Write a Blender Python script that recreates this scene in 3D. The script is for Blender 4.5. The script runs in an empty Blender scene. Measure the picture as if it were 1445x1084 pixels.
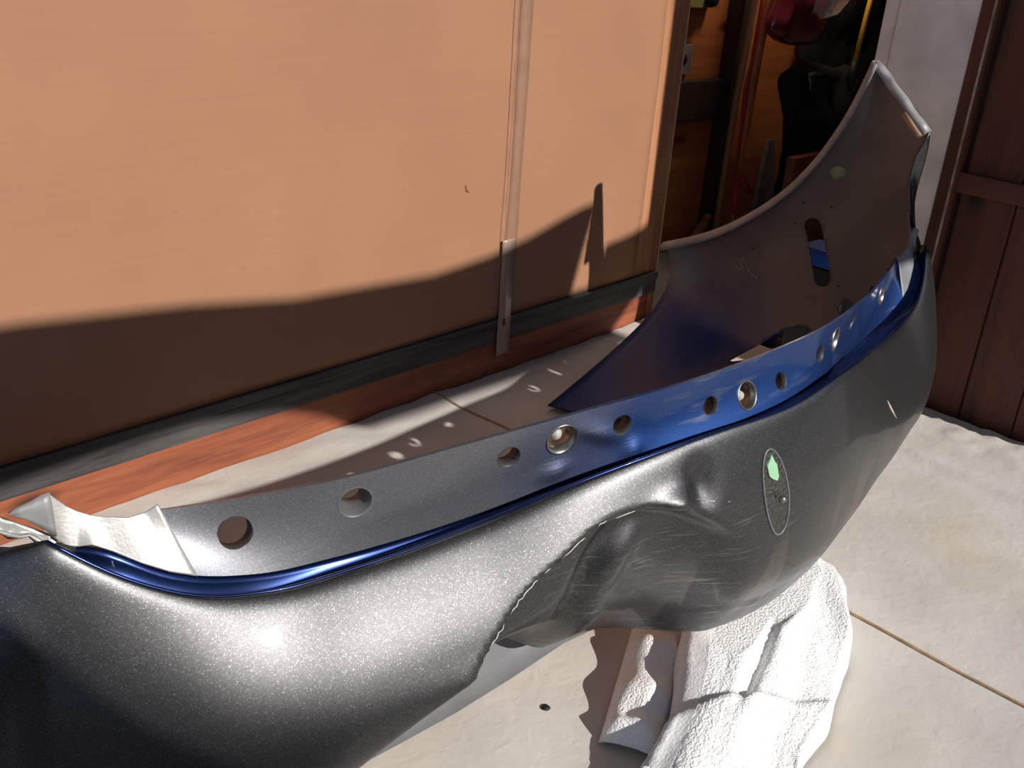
import bpy, bmesh, math, random
from mathutils import Vector, Matrix
from mathutils.bvhtree import BVHTree
from mathutils import noise as mnoise
random.seed(7)
SC = bpy.context.scene
COL = SC.collection
# ------------------------------------------------------------------ camera
cam_d = bpy.data.cameras.new('camera')
cam_d.sensor_width = 36.0
cam_d.lens = 36.0 * 1400 / 1445
cam_d.clip_start = 0.02
cam = bpy.data.objects.new('camera', cam_d)
COL.objects.link(cam)
F = Vector((0.63776, 0.64705, -0.41783)); R = Vector((0.73025, -0.68047, 0.06086)); U = Vector((0.24494, 0.34394, 0.90648))
M = Matrix((R, U, -F)).transposed().to_4x4()
M.translation = Vector((-1.0015, -0.6179, 0.9630))
cam.matrix_world = M
SC.camera = cam
# ------------------------------------------------------------------ world, sun, exposure
SUN_AZ, SUN_EL = math.radians(8), math.radians(30.8)
SUN = Vector((-math.sin(SUN_AZ) * math.cos(SUN_EL), math.cos(SUN_AZ) * math.cos(SUN_EL), -math.sin(SUN_EL)))   # travel direction
w = bpy.data.worlds.new('sky'); SC.world = w; w.use_nodes = True
bg = w.node_tree.nodes['Background']
bg.inputs['Color'].default_value = (0.50, 0.62, 0.86, 1)
bg.inputs['Strength'].default_value = 0.78
sd = bpy.data.lights.new('sun', 'SUN'); sd.energy = 5.0; sd.color = (1.0, 0.945, 0.875); sd.angle = math.radians(0.55)
sun = bpy.data.objects.new('sun', sd); COL.objects.link(sun)
sun.rotation_euler = SUN.to_track_quat('-Z', 'Y').to_euler(); sun.location = (1.5, -6, 5)
ld = bpy.data.lights.new('recess_fill', 'POINT'); ld.energy = 9; ld.color = (1.0, 0.80, 0.58); ld.shadow_soft_size = 0.06  # unseen fill lamp, added to brighten the plywood recess
fill_lamp = bpy.data.objects.new('recess_fill', ld); COL.objects.link(fill_lamp); fill_lamp.location = (1.80, 1.06, 1.25)
SC.view_settings.view_transform = 'Standard'; SC.view_settings.look = 'None'
SC.view_settings.exposure = 0.0; SC.view_settings.gamma = 1.0; SC.view_settings.use_curve_mapping = False

# ------------------------------------------------------------------ materials
def mat(name):
    m = bpy.data.materials.new(name); m.use_nodes = True
    nt = m.node_tree
    return m, nt, nt.nodes['Principled BSDF']
def N(nt, t, **kw):
    n = nt.nodes.new(t)
    for k, v in kw.items():
        if k in n.inputs: n.inputs[k].default_value = v
        else: setattr(n, k, v)
    return n
def ramp(nt, stops, interp='LINEAR'):
    r = nt.nodes.new('ShaderNodeValToRGB'); cr = r.color_ramp; cr.interpolation = interp
    while len(cr.elements) > 1: cr.elements.remove(cr.elements[-1])
    cr.elements[0].position = stops[0][0]; cr.elements[0].color = (*stops[0][1], 1)
    for p, c in stops[1:]:
        e = cr.elements.new(p); e.color = (*c, 1)
    return r
def coords(nt, scale=(1, 1, 1), loc=(0, 0, 0), rot=(0, 0, 0)):
    tc = nt.nodes.new('ShaderNodeTexCoord'); mp = nt.nodes.new('ShaderNodeMapping')
    mp.inputs['Scale'].default_value = scale; mp.inputs['Location'].default_value = loc; mp.inputs['Rotation'].default_value = rot
    nt.links.new(tc.outputs['Object'], mp.inputs['Vector']); return mp.outputs['Vector']
def bump(nt, b, height, strength, dist):
    n = nt.nodes.new('ShaderNodeBump'); n.inputs['Strength'].default_value = strength; n.inputs['Distance'].default_value = dist
    nt.links.new(height, n.inputs['Height']); nt.links.new(n.outputs['Normal'], b.inputs['Normal'])
def mixc(nt, fac, a, b):
    n = nt.nodes.new('ShaderNodeMix'); n.data_type = 'RGBA'
    for s, v in ((0, fac), (6, a), (7, b)):
        if hasattr(v, 'links') or hasattr(v, 'node'): nt.links.new(v, n.inputs[s])
        else: n.inputs[s].default_value = v if s == 0 else (*v, 1)
    return n.outputs[2]
def simple(name, col, rough=0.6, metal=0.0, var=0.25, vscale=12, bumps=0.0, bscale=60, coat=0.0, trans=0.0, stretch=(1, 1, 1)):
    m, nt, b = mat(name)
    v = coords(nt, stretch)
    n = N(nt, 'ShaderNodeTexNoise', Scale=vscale, Detail=5.0)
    nt.links.new(v, n.inputs['Vector'])
    r = ramp(nt, [(0.25, tuple(c * (1 - var) for c in col)), (0.75, tuple(min(1, c * (1 + var)) for c in col))])
    nt.links.new(n.outputs['Fac'], r.inputs['Fac']); nt.links.new(r.outputs['Color'], b.inputs['Base Color'])
    b.inputs['Roughness'].default_value = rough; b.inputs['Metallic'].default_value = metal
    b.inputs['Coat Weight'].default_value = coat; b.inputs['Transmission Weight'].default_value = trans
    if bumps:
        n2 = N(nt, 'ShaderNodeTexNoise', Scale=bscale, Detail=4.0); nt.links.new(v, n2.inputs['Vector'])
        bump(nt, b, n2.outputs['Fac'], bumps, 0.004)
    return m
def wood(name, c1, c2, axis='z', scale=6.0, rough=0.65, coat=0.0, knots=True):
    m, nt, b = mat(name)
    st = {'x': (0.35, 5, 5), 'y': (5, 0.35, 5), 'z': (5, 5, 0.35)}[axis]
    v = coords(nt, st)
    n = N(nt, 'ShaderNodeTexNoise', Scale=scale, Detail=6.0, Distortion=0.8); nt.links.new(v, n.inputs['Vector'])
    n3 = N(nt, 'ShaderNodeTexNoise', Scale=scale * 7, Detail=3.0); nt.links.new(v, n3.inputs['Vector'])
    mx = N(nt, 'ShaderNodeMath', operation='MULTIPLY_ADD'); nt.links.new(n3.outputs['Fac'], mx.inputs[0]); mx.inputs[1].default_value = 0.35
    nt.links.new(n.outputs['Fac'], mx.inputs[2])
    r = ramp(nt, [(0.42, c1), (0.62, tuple((p + q) / 2 for p, q in zip(c1, c2))), (0.85, c2)])
    nt.links.new(mx.outputs[0], r.inputs['Fac'])
    out = r.outputs['Color']
    if knots:
        vo = N(nt, 'ShaderNodeTexVoronoi', Scale=2.6); vk = coords(nt, {'x': (1, 2.2, 2.2), 'y': (2.2, 1, 2.2), 'z': (2.2, 2.2, 1)}[axis])
        nt.links.new(vk, vo.inputs['Vector'])
        kr = ramp(nt, [(0.05, (1, 1, 1)), (0.14, (0, 0, 0))]); nt.links.new(vo.outputs['Distance'], kr.inputs['Fac'])
        out = mixc(nt, kr.outputs['Color'], out, tuple(c * 0.25 for c in c1))
    nt.links.new(out, b.inputs['Base Color'])
    b.inputs['Roughness'].default_value = rough; b.inputs['Coat Weight'].default_value = coat
    bump(nt, b, mx.outputs[0], 0.25, 0.003)
    return m
def make_paint():
    """grey metallic flake paint with scratches where the bumper was scraped"""
    m, nt, b = mat('grey_flake_paint')
    v = coords(nt)
    fl = N(nt, 'ShaderNodeTexVoronoi', Scale=1500.0); nt.links.new(v, fl.inputs['Vector'])
    fr = ramp(nt, [(0.0, (0.068, 0.068, 0.072)), (0.6, (0.092, 0.092, 0.097)), (0.95, (0.12, 0.12, 0.125)), (1.0, (0.30, 0.30, 0.29))])
    sep = N(nt, 'ShaderNodeSeparateColor'); nt.links.new(fl.outputs['Color'], sep.inputs['Color'])
    nt.links.new(sep.outputs[0], fr.inputs['Fac'])
    # scratches: fine stretched noise inside the scraped zone
    v2 = coords(nt, (18, 18, 420), rot=(0, 0.18, 0.1))
    sc = N(nt, 'ShaderNodeTexNoise', Scale=1.0, Detail=2.0); nt.links.new(v2, sc.inputs['Vector'])
    sr = ramp(nt, [(0.60, (0, 0, 0)), (0.72, (1, 1, 1))]); nt.links.new(sc.outputs['Fac'], sr.inputs['Fac'])
    sx = N(nt, 'ShaderNodeSeparateXYZ'); nt.links.new(v, sx.inputs['Vector'])
    def band(sock, a0, a1, b1, b0):
        r = ramp(nt, [(a0, (0, 0, 0)), (a1, (1, 1, 1)), (b1, (1, 1, 1)), (b0, (0, 0, 0))])
        ad = N(nt, 'ShaderNodeMath', operation='ADD'); ad.inputs[1].default_value = 0.5; nt.links.new(sock, ad.inputs[0])
        nt.links.new(ad.outputs[0], r.inputs['Fac']); return r.outputs['Color']
    m1 = N(nt, 'ShaderNodeMath', operation='MULTIPLY'); nt.links.new(band(sx.outputs[0], 0.1, 0.2, 0.45, 0.55), m1.inputs[0])
    nt.links.new(band(sx.outputs[2], 0.60, 0.66, 0.84, 0.88), m1.inputs[1])
    m2 = N(nt, 'ShaderNodeMath', operation='MULTIPLY'); nt.links.new(m1.outputs[0], m2.inputs[0]); nt.links.new(sr.outputs['Color'], m2.inputs[1])
    m3 = N(nt, 'ShaderNodeMath', operation='MULTIPLY'); nt.links.new(m2.outputs[0], m3.inputs[0]); m3.inputs[1].default_value = 0.35
    out = mixc(nt, m3.outputs[0], fr.outputs['Color'], (0.55, 0.52, 0.47))
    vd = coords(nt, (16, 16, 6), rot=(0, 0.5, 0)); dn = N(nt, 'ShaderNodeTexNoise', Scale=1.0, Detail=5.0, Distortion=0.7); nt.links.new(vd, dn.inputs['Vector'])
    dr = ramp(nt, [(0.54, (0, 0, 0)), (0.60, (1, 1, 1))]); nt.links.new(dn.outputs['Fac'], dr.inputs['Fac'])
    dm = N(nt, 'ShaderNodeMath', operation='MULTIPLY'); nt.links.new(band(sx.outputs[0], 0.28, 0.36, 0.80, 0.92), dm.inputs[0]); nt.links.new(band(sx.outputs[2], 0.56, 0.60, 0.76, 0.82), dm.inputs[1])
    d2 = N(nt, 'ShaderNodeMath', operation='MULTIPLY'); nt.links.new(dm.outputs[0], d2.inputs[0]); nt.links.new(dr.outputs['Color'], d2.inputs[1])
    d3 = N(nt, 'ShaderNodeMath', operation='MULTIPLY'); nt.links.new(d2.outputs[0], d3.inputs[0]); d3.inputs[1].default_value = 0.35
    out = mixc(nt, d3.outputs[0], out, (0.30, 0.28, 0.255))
    nt.links.new(out, b.inputs['Base Color'])
    b.inputs['Metallic'].default_value = 1.0; b.inputs['Roughness'].default_value = 0.44
    b.inputs['Coat Weight'].default_value = 0.22; b.inputs['Coat Roughness'].default_value = 0.06
    bump(nt, b, sep.outputs[1], 0.10, 0.0006)
    return m
def make_flange_paint():
    m, nt, b = mat('flange_paint')
    v = coords(nt)
    sx = N(nt, 'ShaderNodeSeparateXYZ'); nt.links.new(v, sx.inputs['Vector'])
    nz = N(nt, 'ShaderNodeTexNoise', Scale=9.0, Detail=4.0); nt.links.new(v, nz.inputs['Vector'])
    ad = N(nt, 'ShaderNodeMath', operation='MULTIPLY_ADD'); nt.links.new(nz.outputs['Fac'], ad.inputs[0]); ad.inputs[1].default_value = 0.10
    nt.links.new(sx.outputs[0], ad.inputs[2])
    a2 = N(nt, 'ShaderNodeMath', operation='ADD'); nt.links.new(ad.outputs[0], a2.inputs[0]); a2.inputs[1].default_value = 0.65
    grad = ramp(nt, [(0.32, (0, 0, 0)), (0.50, (1, 1, 1))]); nt.links.new(a2.outputs[0], grad.inputs['Fac'])
    fl = N(nt, 'ShaderNodeTexVoronoi', Scale=1500.0); nt.links.new(v, fl.inputs['Vector'])
    sep = N(nt, 'ShaderNodeSeparateColor'); nt.links.new(fl.outputs['Color'], sep.inputs['Color'])
    g = ramp(nt, [(0.0, (0.19, 0.195, 0.22)), (0.9, (0.26, 0.265, 0.295)), (1.0, (0.42, 0.42, 0.44))]); nt.links.new(sep.outputs[0], g.inputs['Fac'])
    bl = ramp(nt, [(0.0, (0.018, 0.060, 0.22)), (1.0, (0.030, 0.085, 0.30))]); nt.links.new(sep.outputs[0], bl.inputs['Fac'])
    c = mixc(nt, grad.outputs['Color'], g.outputs['Color'], bl.outputs['Color'])
    # pale scuffs rubbed into the right half
    v2 = coords(nt, (9, 9, 70), rot=(0, 0.1, 0))
    s = N(nt, 'ShaderNodeTexNoise', Scale=1.0, Detail=6.0); nt.links.new(v2, s.inputs['Vector'])
    sr = ramp(nt, [(0.60, (0, 0, 0)), (0.78, (0.55, 0.55, 0.55))]); nt.links.new(s.outputs['Fac'], sr.inputs['Fac'])
    sm = N(nt, 'ShaderNodeMath', operation='MULTIPLY'); nt.links.new(sr.outputs['Color'], sm.inputs[0]); nt.links.new(grad.outputs['Color'], sm.inputs[1])
    c = mixc(nt, sm.outputs[0], c, (0.36, 0.36, 0.36))
    nt.links.new(c, b.inputs['Base Color'])
    b.inputs['Metallic'].default_value = 0.85; b.inputs['Roughness'].default_value = 0.45
    b.inputs['Coat Weight'].default_value = 0.6; b.inputs['Coat Roughness'].default_value = 0.10
    return m
def make_inner():
    m, nt, b = mat('bare_inner_plastic')
    v = coords(nt)
    n = N(nt, 'ShaderNodeTexNoise', Scale=5.0, Detail=6.0); nt.links.new(v, n.inputs['Vector'])
    r = ramp(nt, [(0.3, (0.14, 0.105, 0.09)), (0.7, (0.25, 0.18, 0.15))]); nt.links.new(n.outputs['Fac'], r.inputs['Fac'])
    n2 = N(nt, 'ShaderNodeTexNoise', Scale=3.2, Detail=3.0); nt.links.new(v, n2.inputs['Vector'])
    sx = N(nt, 'ShaderNodeSeparateXYZ'); nt.links.new(v, sx.inputs['Vector'])
    lo = N(nt, 'ShaderNodeMapRange'); nt.links.new(sx.outputs[2], lo.inputs[0]); lo.inputs[1].default_value = 0.30; lo.inputs[2].default_value = 0.12
    lo.inputs[3].default_value = 0.0; lo.inputs[4].default_value = 1.0
    ra = N(nt, 'ShaderNodeMapRange'); nt.links.new(sx.outputs[1], ra.inputs[0]); ra.inputs[1].default_value = 0.42; ra.inputs[2].default_value = 0.58
    mm = N(nt, 'ShaderNodeMath', operation='MULTIPLY'); nt.links.new(lo.outputs[0], mm.inputs[0]); nt.links.new(ra.outputs[0], mm.inputs[1])
    c = mixc(nt, mm.outputs[0], r.outputs['Color'], (0.010, 0.035, 0.16))
    en = N(nt, 'ShaderNodeMapRange'); nt.links.new(sx.outputs[1], en.inputs[0]); en.inputs[1].default_value = 0.66; en.inputs[2].default_value = 0.73
    up = N(nt, 'ShaderNodeMapRange'); nt.links.new(sx.outputs[2], up.inputs[0]); up.inputs[1].default_value = 0.17; up.inputs[2].default_value = 0.23
    me = N(nt, 'ShaderNodeMath', operation='MULTIPLY'); nt.links.new(en.outputs[0], me.inputs[0]); nt.links.new(up.outputs[0], me.inputs[1])
    ru = N(nt, 'ShaderNodeTexNoise', Scale=38.0, Detail=4.0); nt.links.new(v, ru.inputs['Vector'])
    rr = ramp(nt, [(0.56, (0.24, 0.25, 0.27)), (0.70, (0.30, 0.20, 0.13))]); nt.links.new(ru.outputs['Fac'], rr.inputs['Fac'])
    c = mixc(nt, me.outputs[0], c, rr.outputs['Color'])
    nt.links.new(c, b.inputs['Base Color'])
    b.inputs['Roughness'].default_value = 0.42
    return m
def make_cardboard():
    m, nt, b = mat('brown_cardboard')
    v = coords(nt)
    n = N(nt, 'ShaderNodeTexNoise', Scale=3.0, Detail=7.0); nt.links.new(v, n.inputs['Vector'])
    v2 = coords(nt, (2, 2, 160)); n2 = N(nt, 'ShaderNodeTexNoise', Scale=1.0, Detail=2.0); nt.links.new(v2, n2.inputs['Vector'])
    ml = N(nt, 'ShaderNodeMath', operation='MULTIPLY_ADD'); nt.links.new(n2.outputs['Fac'], ml.inputs[0]); ml.inputs[1].default_value = 0.25; nt.links.new(n.outputs['Fac'], ml.inputs[2])
    r = ramp(nt, [(0.40, (0.315, 0.156, 0.082)), (0.85, (0.36, 0.183, 0.100))]); nt.links.new(ml.outputs[0], r.inputs['Fac'])
    sp = N(nt, 'ShaderNodeTexVoronoi', Scale=9.0); nt.links.new(v, sp.inputs['Vector'])
    sr = ramp(nt, [(0.02, (1, 1, 1)), (0.04, (0, 0, 0))]); nt.links.new(sp.outputs['Distance'], sr.inputs['Fac'])
    c = mixc(nt, sr.outputs['Color'], r.outputs['Color'], (0.28, 0.145, 0.08))
    nt.links.new(c, b.inputs['Base Color']); b.inputs['Roughness'].default_value = 0.75
    bump(nt, b, n2.outputs['Fac'], 0.10, 0.002)
    return m
def make_cloth():
    m, nt, b = mat('canvas_cloth')
    v = coords(nt)
    n = N(nt, 'ShaderNodeTexNoise', Scale=4.0, Detail=8.0); nt.links.new(v, n.inputs['Vector'])
    r = ramp(nt, [(0.3, (0.50, 0.472, 0.430)), (0.72, (0.62, 0.592, 0.550))]); nt.links.new(n.outputs['Fac'], r.inputs['Fac'])
    sx = N(nt, 'ShaderNodeSeparateXYZ'); nt.links.new(v, sx.inputs['Vector'])
    n4 = N(nt, 'ShaderNodeTexNoise', Scale=2.2, Detail=3.0); nt.links.new(v, n4.inputs['Vector'])
    st = ramp(nt, [(0.56, (0, 0, 0)), (0.75, (0.5, 0.5, 0.5))]); nt.links.new(n4.outputs['Fac'], st.inputs['Fac'])
    c = mixc(nt, st.outputs['Color'], r.outputs['Color'], (0.52, 0.43, 0.31))
    nt.links.new(c, b.inputs['Base Color']); b.inputs['Roughness'].default_value = 0.9
    n3 = N(nt, 'ShaderNodeTexNoise', Scale=45.0, Detail=5.0, Distortion=0.6); nt.links.new(v, n3.inputs['Vector'])
    bump(nt, b, n3.outputs['Fac'], 0.22, 0.006)
    return m
MAT = {}
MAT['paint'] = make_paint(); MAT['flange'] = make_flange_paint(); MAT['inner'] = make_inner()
MAT['card'] = make_cardboard(); MAT['cloth'] = make_cloth()
MAT['blue'] = simple('blue_base_coat', (0.006, 0.017, 0.075), 0.24, 0.8, 0.2, 20, coat=0.2)
MAT['pale'] = simple('pale_silver_plastic', (0.50, 0.49, 0.47), 0.40, 0.45, 0.12, 14, 0.1, 300)
MAT['greyplastic'] = simple('grey_moulded_plastic', (0.20, 0.205, 0.215), 0.5, 0.2, 0.12, 30, 0.08, 400)
MAT['lip'] = simple('grey_rolled_lip', (0.25, 0.25, 0.25), 0.5, 0.2, 0.25, 25)
MAT['tan'] = simple('tan_foam', (0.42, 0.27, 0.17), 0.8, 0, 0.2, 30)
MAT['steel'] = simple('worn_steel', (0.26, 0.25, 0.235), 0.36, 0.9, 0.3, 60)
MAT['dark'] = simple('black_plastic', (0.012, 0.012, 0.013), 0.55, 0, 0.3, 20)
MAT['scar'] = simple('old_adhesive', (0.026, 0.025, 0.022), 0.45, 0.0, 0.8, 260, 1.0, 200, 0.15)
MAT['rimdark'] = simple('dark_hole_edge', (0.045, 0.045, 0.048), 0.5, 0.2, 0.2, 30)
MAT['rimgrey'] = simple('grey_bushing', (0.13, 0.13, 0.135), 0.5, 0.3, 0.2, 30)
MAT['green'] = simple('pale_green_foam', (0.27, 0.50, 0.30), 0.7, 0, 0.08, 40)
MAT['sticker'] = simple('yellowed_sticker', (0.33, 0.34, 0.17), 0.6, 0, 0.2, 120)
MAT['chalk'] = simple('scratch_mark', (0.42, 0.38, 0.36), 0.9, 0, 0.2, 90)
MAT['stile'] = wood('orange_pine', (0.235, 0.085, 0.034), (0.46, 0.215, 0.108), 'z', 7)
MAT['rail'] = wood('red_stained_plank', (0.13, 0.030, 0.014), (0.34, 0.105, 0.045), 'x', 5)
MAT['ledge'] = wood('blackened_ledge', (0.018, 0.015, 0.015), (0.09, 0.085, 0.085), 'x', 8, knots=False)
MAT['ply'] = wood('orange_plywood', (0.30, 0.085, 0.022), (0.52, 0.17, 0.045), 'x', 3)
MAT['stud'] = wood('dark_stud', (0.018, 0.010, 0.008), (0.042, 0.024, 0.018), 'z', 6)
MAT['plank'] = wood('dark_red_plank', (0.045, 0.014, 0.007), (0.115, 0.034, 0.014), 'z', 4)
MAT['plankx'] = wood('dark_red_batten', (0.045, 0.016, 0.009), (0.12, 0.040, 0.018), 'y', 4)
MAT['white'] = simple('dirty_white_paint', (0.76, 0.78, 0.80), 0.6, 0, 0.3, 7, 0.15, 40)
MAT['tape'] = simple('yellowed_packing_tape', (0.34, 0.24, 0.185), 0.28, 0, 0.15, 30, coat=0.3, stretch=(1, 1, 0.2))
MAT['seam'] = simple('brown_seam_thread', (0.36, 0.24, 0.13), 0.9, 0, 0.3, 60)
MAT['towel'] = simple('white_terry', (0.95, 0.94, 0.94), 0.95, 0, 0.03, 30, 1.0, 330)
MAT['towelband'] = simple('white_towel_border', (0.95, 0.94, 0.94), 0.9, 0, 0.04, 200, 0.3, 300)
MAT['concrete'] = simple('grey_concrete', (0.30, 0.29, 0.275), 0.9, 0, 0.2, 5, 0.2, 60)
MAT['ceil'] = wood('ceiling_boards', (0.10, 0.06, 0.04), (0.18, 0.11, 0.07), 'y', 4)

# ------------------------------------------------------------------ helpers
def mesh_obj(name, verts, faces, material, parent=None, smooth=True, mats=None):
    me = bpy.data.meshes.new(name); me.from_pydata([tuple(v) for v in verts], [], faces); me.update()
    for mm in (mats or [material]): me.materials.append(mm)
    if smooth:
        for p in me.polygons: p.use_smooth = True
    o = bpy.data.objects.new(name, me); COL.objects.link(o)
    if parent is not None:
        o.parent = parent; o.location = -parent.location
    return o
def bm_obj(name, bm, material, parent=None, smooth=False):
    bmesh.ops.recalc_face_normals(bm, faces=bm.faces)
    me = bpy.data.meshes.new(name); bm.to_mesh(me); bm.free(); me.materials.append(material)
    if smooth:
        for p in me.polygons: p.use_smooth = True
    o = bpy.data.objects.new(name, me); COL.objects.link(o)
    if parent is not None:
        o.parent = parent; o.location = -parent.location
    return o
def thing(name, label, cat, loc, group=None):
    o = bpy.data.objects.new(name, None); COL.objects.link(o); o.location = Vector(loc); o.empty_display_size = 0.05
    o['label'] = label; o['category'] = cat
    if group: o['group'] = group
    return o
def tag(o, label, cat, group=None):
    o['label'] = label; o['category'] = cat
    if group: o['group'] = group
    return o
def struct(o): o['kind'] = 'structure'; return o
def add_box(bm, lo, hi, rz=0.0, bev=0.0, piv=None):
    r = bmesh.ops.create_cube(bm, size=1.0); vs = r['verts']
    lo = Vector(lo); hi = Vector(hi); c = (lo + hi) / 2; s = hi - lo
    for v in vs: v.co = Vector((v.co.x * s.x, v.co.y * s.y, v.co.z * s.z)) + c
    if bev:
        es = list({e for v in vs for e in v.link_edges})
        rb = bmesh.ops.bevel(bm, geom=es, offset=bev, segments=2, affect='EDGES', profile=0.7)
        vs = list({v for f in rb['faces'] for v in f.verts} | {v for v in vs if v.is_valid})
    if rz:
        bmesh.ops.rotate(bm, verts=vs, cent=piv if piv is not None else c, matrix=Matrix.Rotation(rz, 3, 'Z'))
    return vs
def box(name, lo, hi, material, parent=None, bev=0.003, rz=0.0, piv=None):
    bm = bmesh.new(); add_box(bm, lo, hi, rz, bev, piv); return bm_obj(name, bm, material, parent)
def add_tube(bm, pts, rads, seg=10, caps=True):
    pts = [Vector(p) for p in pts]
    if not hasattr(rads, '__len__'): rads = [rads] * len(pts)
    rings = []; up = None
    for i, p in enumerate(pts):
        t = (pts[min(i + 1, len(pts) - 1)] - pts[max(i - 1, 0)]).normalized()
        if up is None: up = t.orthogonal().normalized()
        up = (up - t * up.dot(t)).normalized(); s = t.cross(up)
        rings.append([bm.verts.new(p + (up * math.cos(2 * math.pi * k / seg) + s * math.sin(2 * math.pi * k / seg)) * rads[i]) for k in range(seg)])
    for a, b in zip(rings[:-1], rings[1:]):
        for k in range(seg): bm.faces.new((a[k], a[(k + 1) % seg], b[(k + 1) % seg], b[k]))
    if caps: bm.faces.new(rings[0][::-1]); bm.faces.new(rings[-1])
def tube(name, pts, rads, material, parent=None, seg=10):
    bm = bmesh.new(); add_tube(bm, pts, rads, seg); return bm_obj(name, bm, material, parent, True)
def lathe(bm, prof, origin, axis, seg=28):
    """prof: list of (radius, height along axis); open ends"""
    axis = Vector(axis).normalized(); u = axis.orthogonal().normalized(); v = axis.cross(u); o = Vector(origin)
    rings = [[bm.verts.new(o + axis * h + (u * math.cos(2 * math.pi * k / seg) + v * math.sin(2 * math.pi * k / seg)) * r) for k in range(seg)] for r, h in prof]
    for a, b in zip(rings[:-1], rings[1:]):
        for k in range(seg): bm.faces.new((a[k], a[(k + 1) % seg], b[(k + 1) % seg], b[k]))
    return rings
def prism(name, outline, axis_vec, depth, material, parent=None):
    bm = bmesh.new(); av = Vector(axis_vec)
    a = [bm.verts.new(Vector(p)) for p in outline]; b = [bm.verts.new(Vector(p) + av * depth) for p in outline]
    bm.faces.new(a); bm.faces.new(b[::-1]); n = len(a)
    for i in range(n): bm.faces.new((a[i], b[i], b[(i + 1) % n], a[(i + 1) % n]))
    return bm_obj(name, bm, material, parent)
def grid_faces(nu, nv, off=0):
    return [(off + i * nv + j, off + (i + 1) * nv + j, off + (i + 1) * nv + j + 1, off + i * nv + j + 1) for i in range(nu - 1) for j in range(nv - 1)]
def spline(xs, ys, flat0=False):
    n = len(xs); h = [xs[i + 1] - xs[i] for i in range(n - 1)]; d = [(ys[i + 1] - ys[i]) / h[i] for i in range(n - 1)]
    m = [0.0] * n                                       # monotone-ish Hermite tangents
    for i in range(1, n - 1): m[i] = (d[i - 1] * h[i] + d[i] * h[i - 1]) / (h[i - 1] + h[i])
    m[0] = 0.0 if flat0 else d[0]; m[-1] = d[-1]
    def f(x):
        if x <= xs[0]: return ys[0] + m[0] * (x - xs[0])
        if x >= xs[-1]: return ys[-1] + m[-1] * (x - xs[-1])
        i = 0
        while x > xs[i + 1]: i += 1
        t = (x - xs[i]) / h[i]; t2 = t * t; t3 = t2 * t
        return (2 * t3 - 3 * t2 + 1) * ys[i] + (t3 - 2 * t2 + t) * h[i] * m[i] + (3 * t2 - 2 * t3) * ys[i + 1] + (t3 - t2) * h[i] * m[i + 1]
    return f
def sstep(a, b, x):
    t = max(0.0, min(1.0, (x - a) / (b - a))); return t * t * (3 - 2 * t)
def apply_mods(o):
    dg = bpy.context.evaluated_depsgraph_get(); dg.update()
    me = bpy.data.meshes.new_from_object(o.evaluated_get(dg)); old = o.data
    o.modifiers.clear(); o.data = me; bpy.data.meshes.remove(old)
def cut(o, cutter):
    md = o.modifiers.new('cut', 'BOOLEAN'); md.operation = 'DIFFERENCE'; md.object = cutter; md.solver = 'EXACT'
    apply_mods(o); me = cutter.data; bpy.data.objects.remove(cutter); bpy.data.meshes.remove(me)
def rim(o, verts, thick, lift=0.0):
    return None

# ------------------------------------------------------------------ the setting
FLOOR_Z = 0.0
struct(box('floor', (-3.2, -1.75, -0.10), (4.2, 2.2, -0.004), MAT['concrete'], bev=0))
struct(box('ground', (-16, -16, -0.20), (16, 4, -0.101), simple('dark_asphalt', (0.10, 0.098, 0.095), 0.9), bev=0))
struct(box('sky_blocker', (-2.2, -5.4, -0.1), (9, -5.0, 1.7), simple('blocker_green', (0.02, 0.035, 0.015), 0.9, 0, 0.5, 9, 1.0, 20), bev=0))  # unseen dark slab, added to block the low sky in front
struct(box('ceiling', (-3.2, -1.75, 2.75), (4.2, 2.2, 2.85), MAT['ceil'], bev=0))
struct(box('wall_right', (4.2, -1.75, 0), (4.3, 2.2, 2.75), MAT['stud'], bev=0))
WROT = math.radians(2.1); WP = Vector((1.06, 0.957, 0))        # front of the boarded-up bench
struct(box('wall_back', (-3.2, 1.36, 0), (4.2, 1.44, 2.75), MAT['ply'], bev=0))
# bench carcass behind the cardboard
bench = struct(box('wall_bench', (-3.2, 0.985, 0), (1.055, 1.355, 2.7), MAT['stud'], bev=0))
bench.name = 'wall_front'
# front wall stub right of the garage opening, and the planked partition on the right
part_y0, part_y1 = -0.30, 0.292
struct(box('wall_partition', (1.176, part_y0, 0), (1.26, 0.50, 2.75), MAT['stud'], bev=0))
struct(box('wall_porch', (1.26, part_y0, 0), (4.2, part_y0 + 0.08, 2.75), MAT['stud'], bev=0))
wp = bpy.data.objects['wall_partition']
def tilt(y): return 1.1655 - 0.012 * (y - 0.231)
pl_w = 0.118; y = part_y1 - 0.045
k = 0
while y > part_y0 + 0.02:
    y0 = max(part_y0, y - pl_w)
    zoff = 0.0
    o = box('plank', (tilt(y) + 0.0015 * (k % 2), y0 + 0.0015, 0.0), (1.176, y - 0.0015, 2.7), MAT['plank'], wp, 0.003)
    y = y0; k += 1
# flat batten nailed across the planks
o = box('batten', (1.152, part_y0, 0.505), (1.168, part_y1 - 0.03, 0.548), MAT['plankx'], wp, 0.003)
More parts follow.
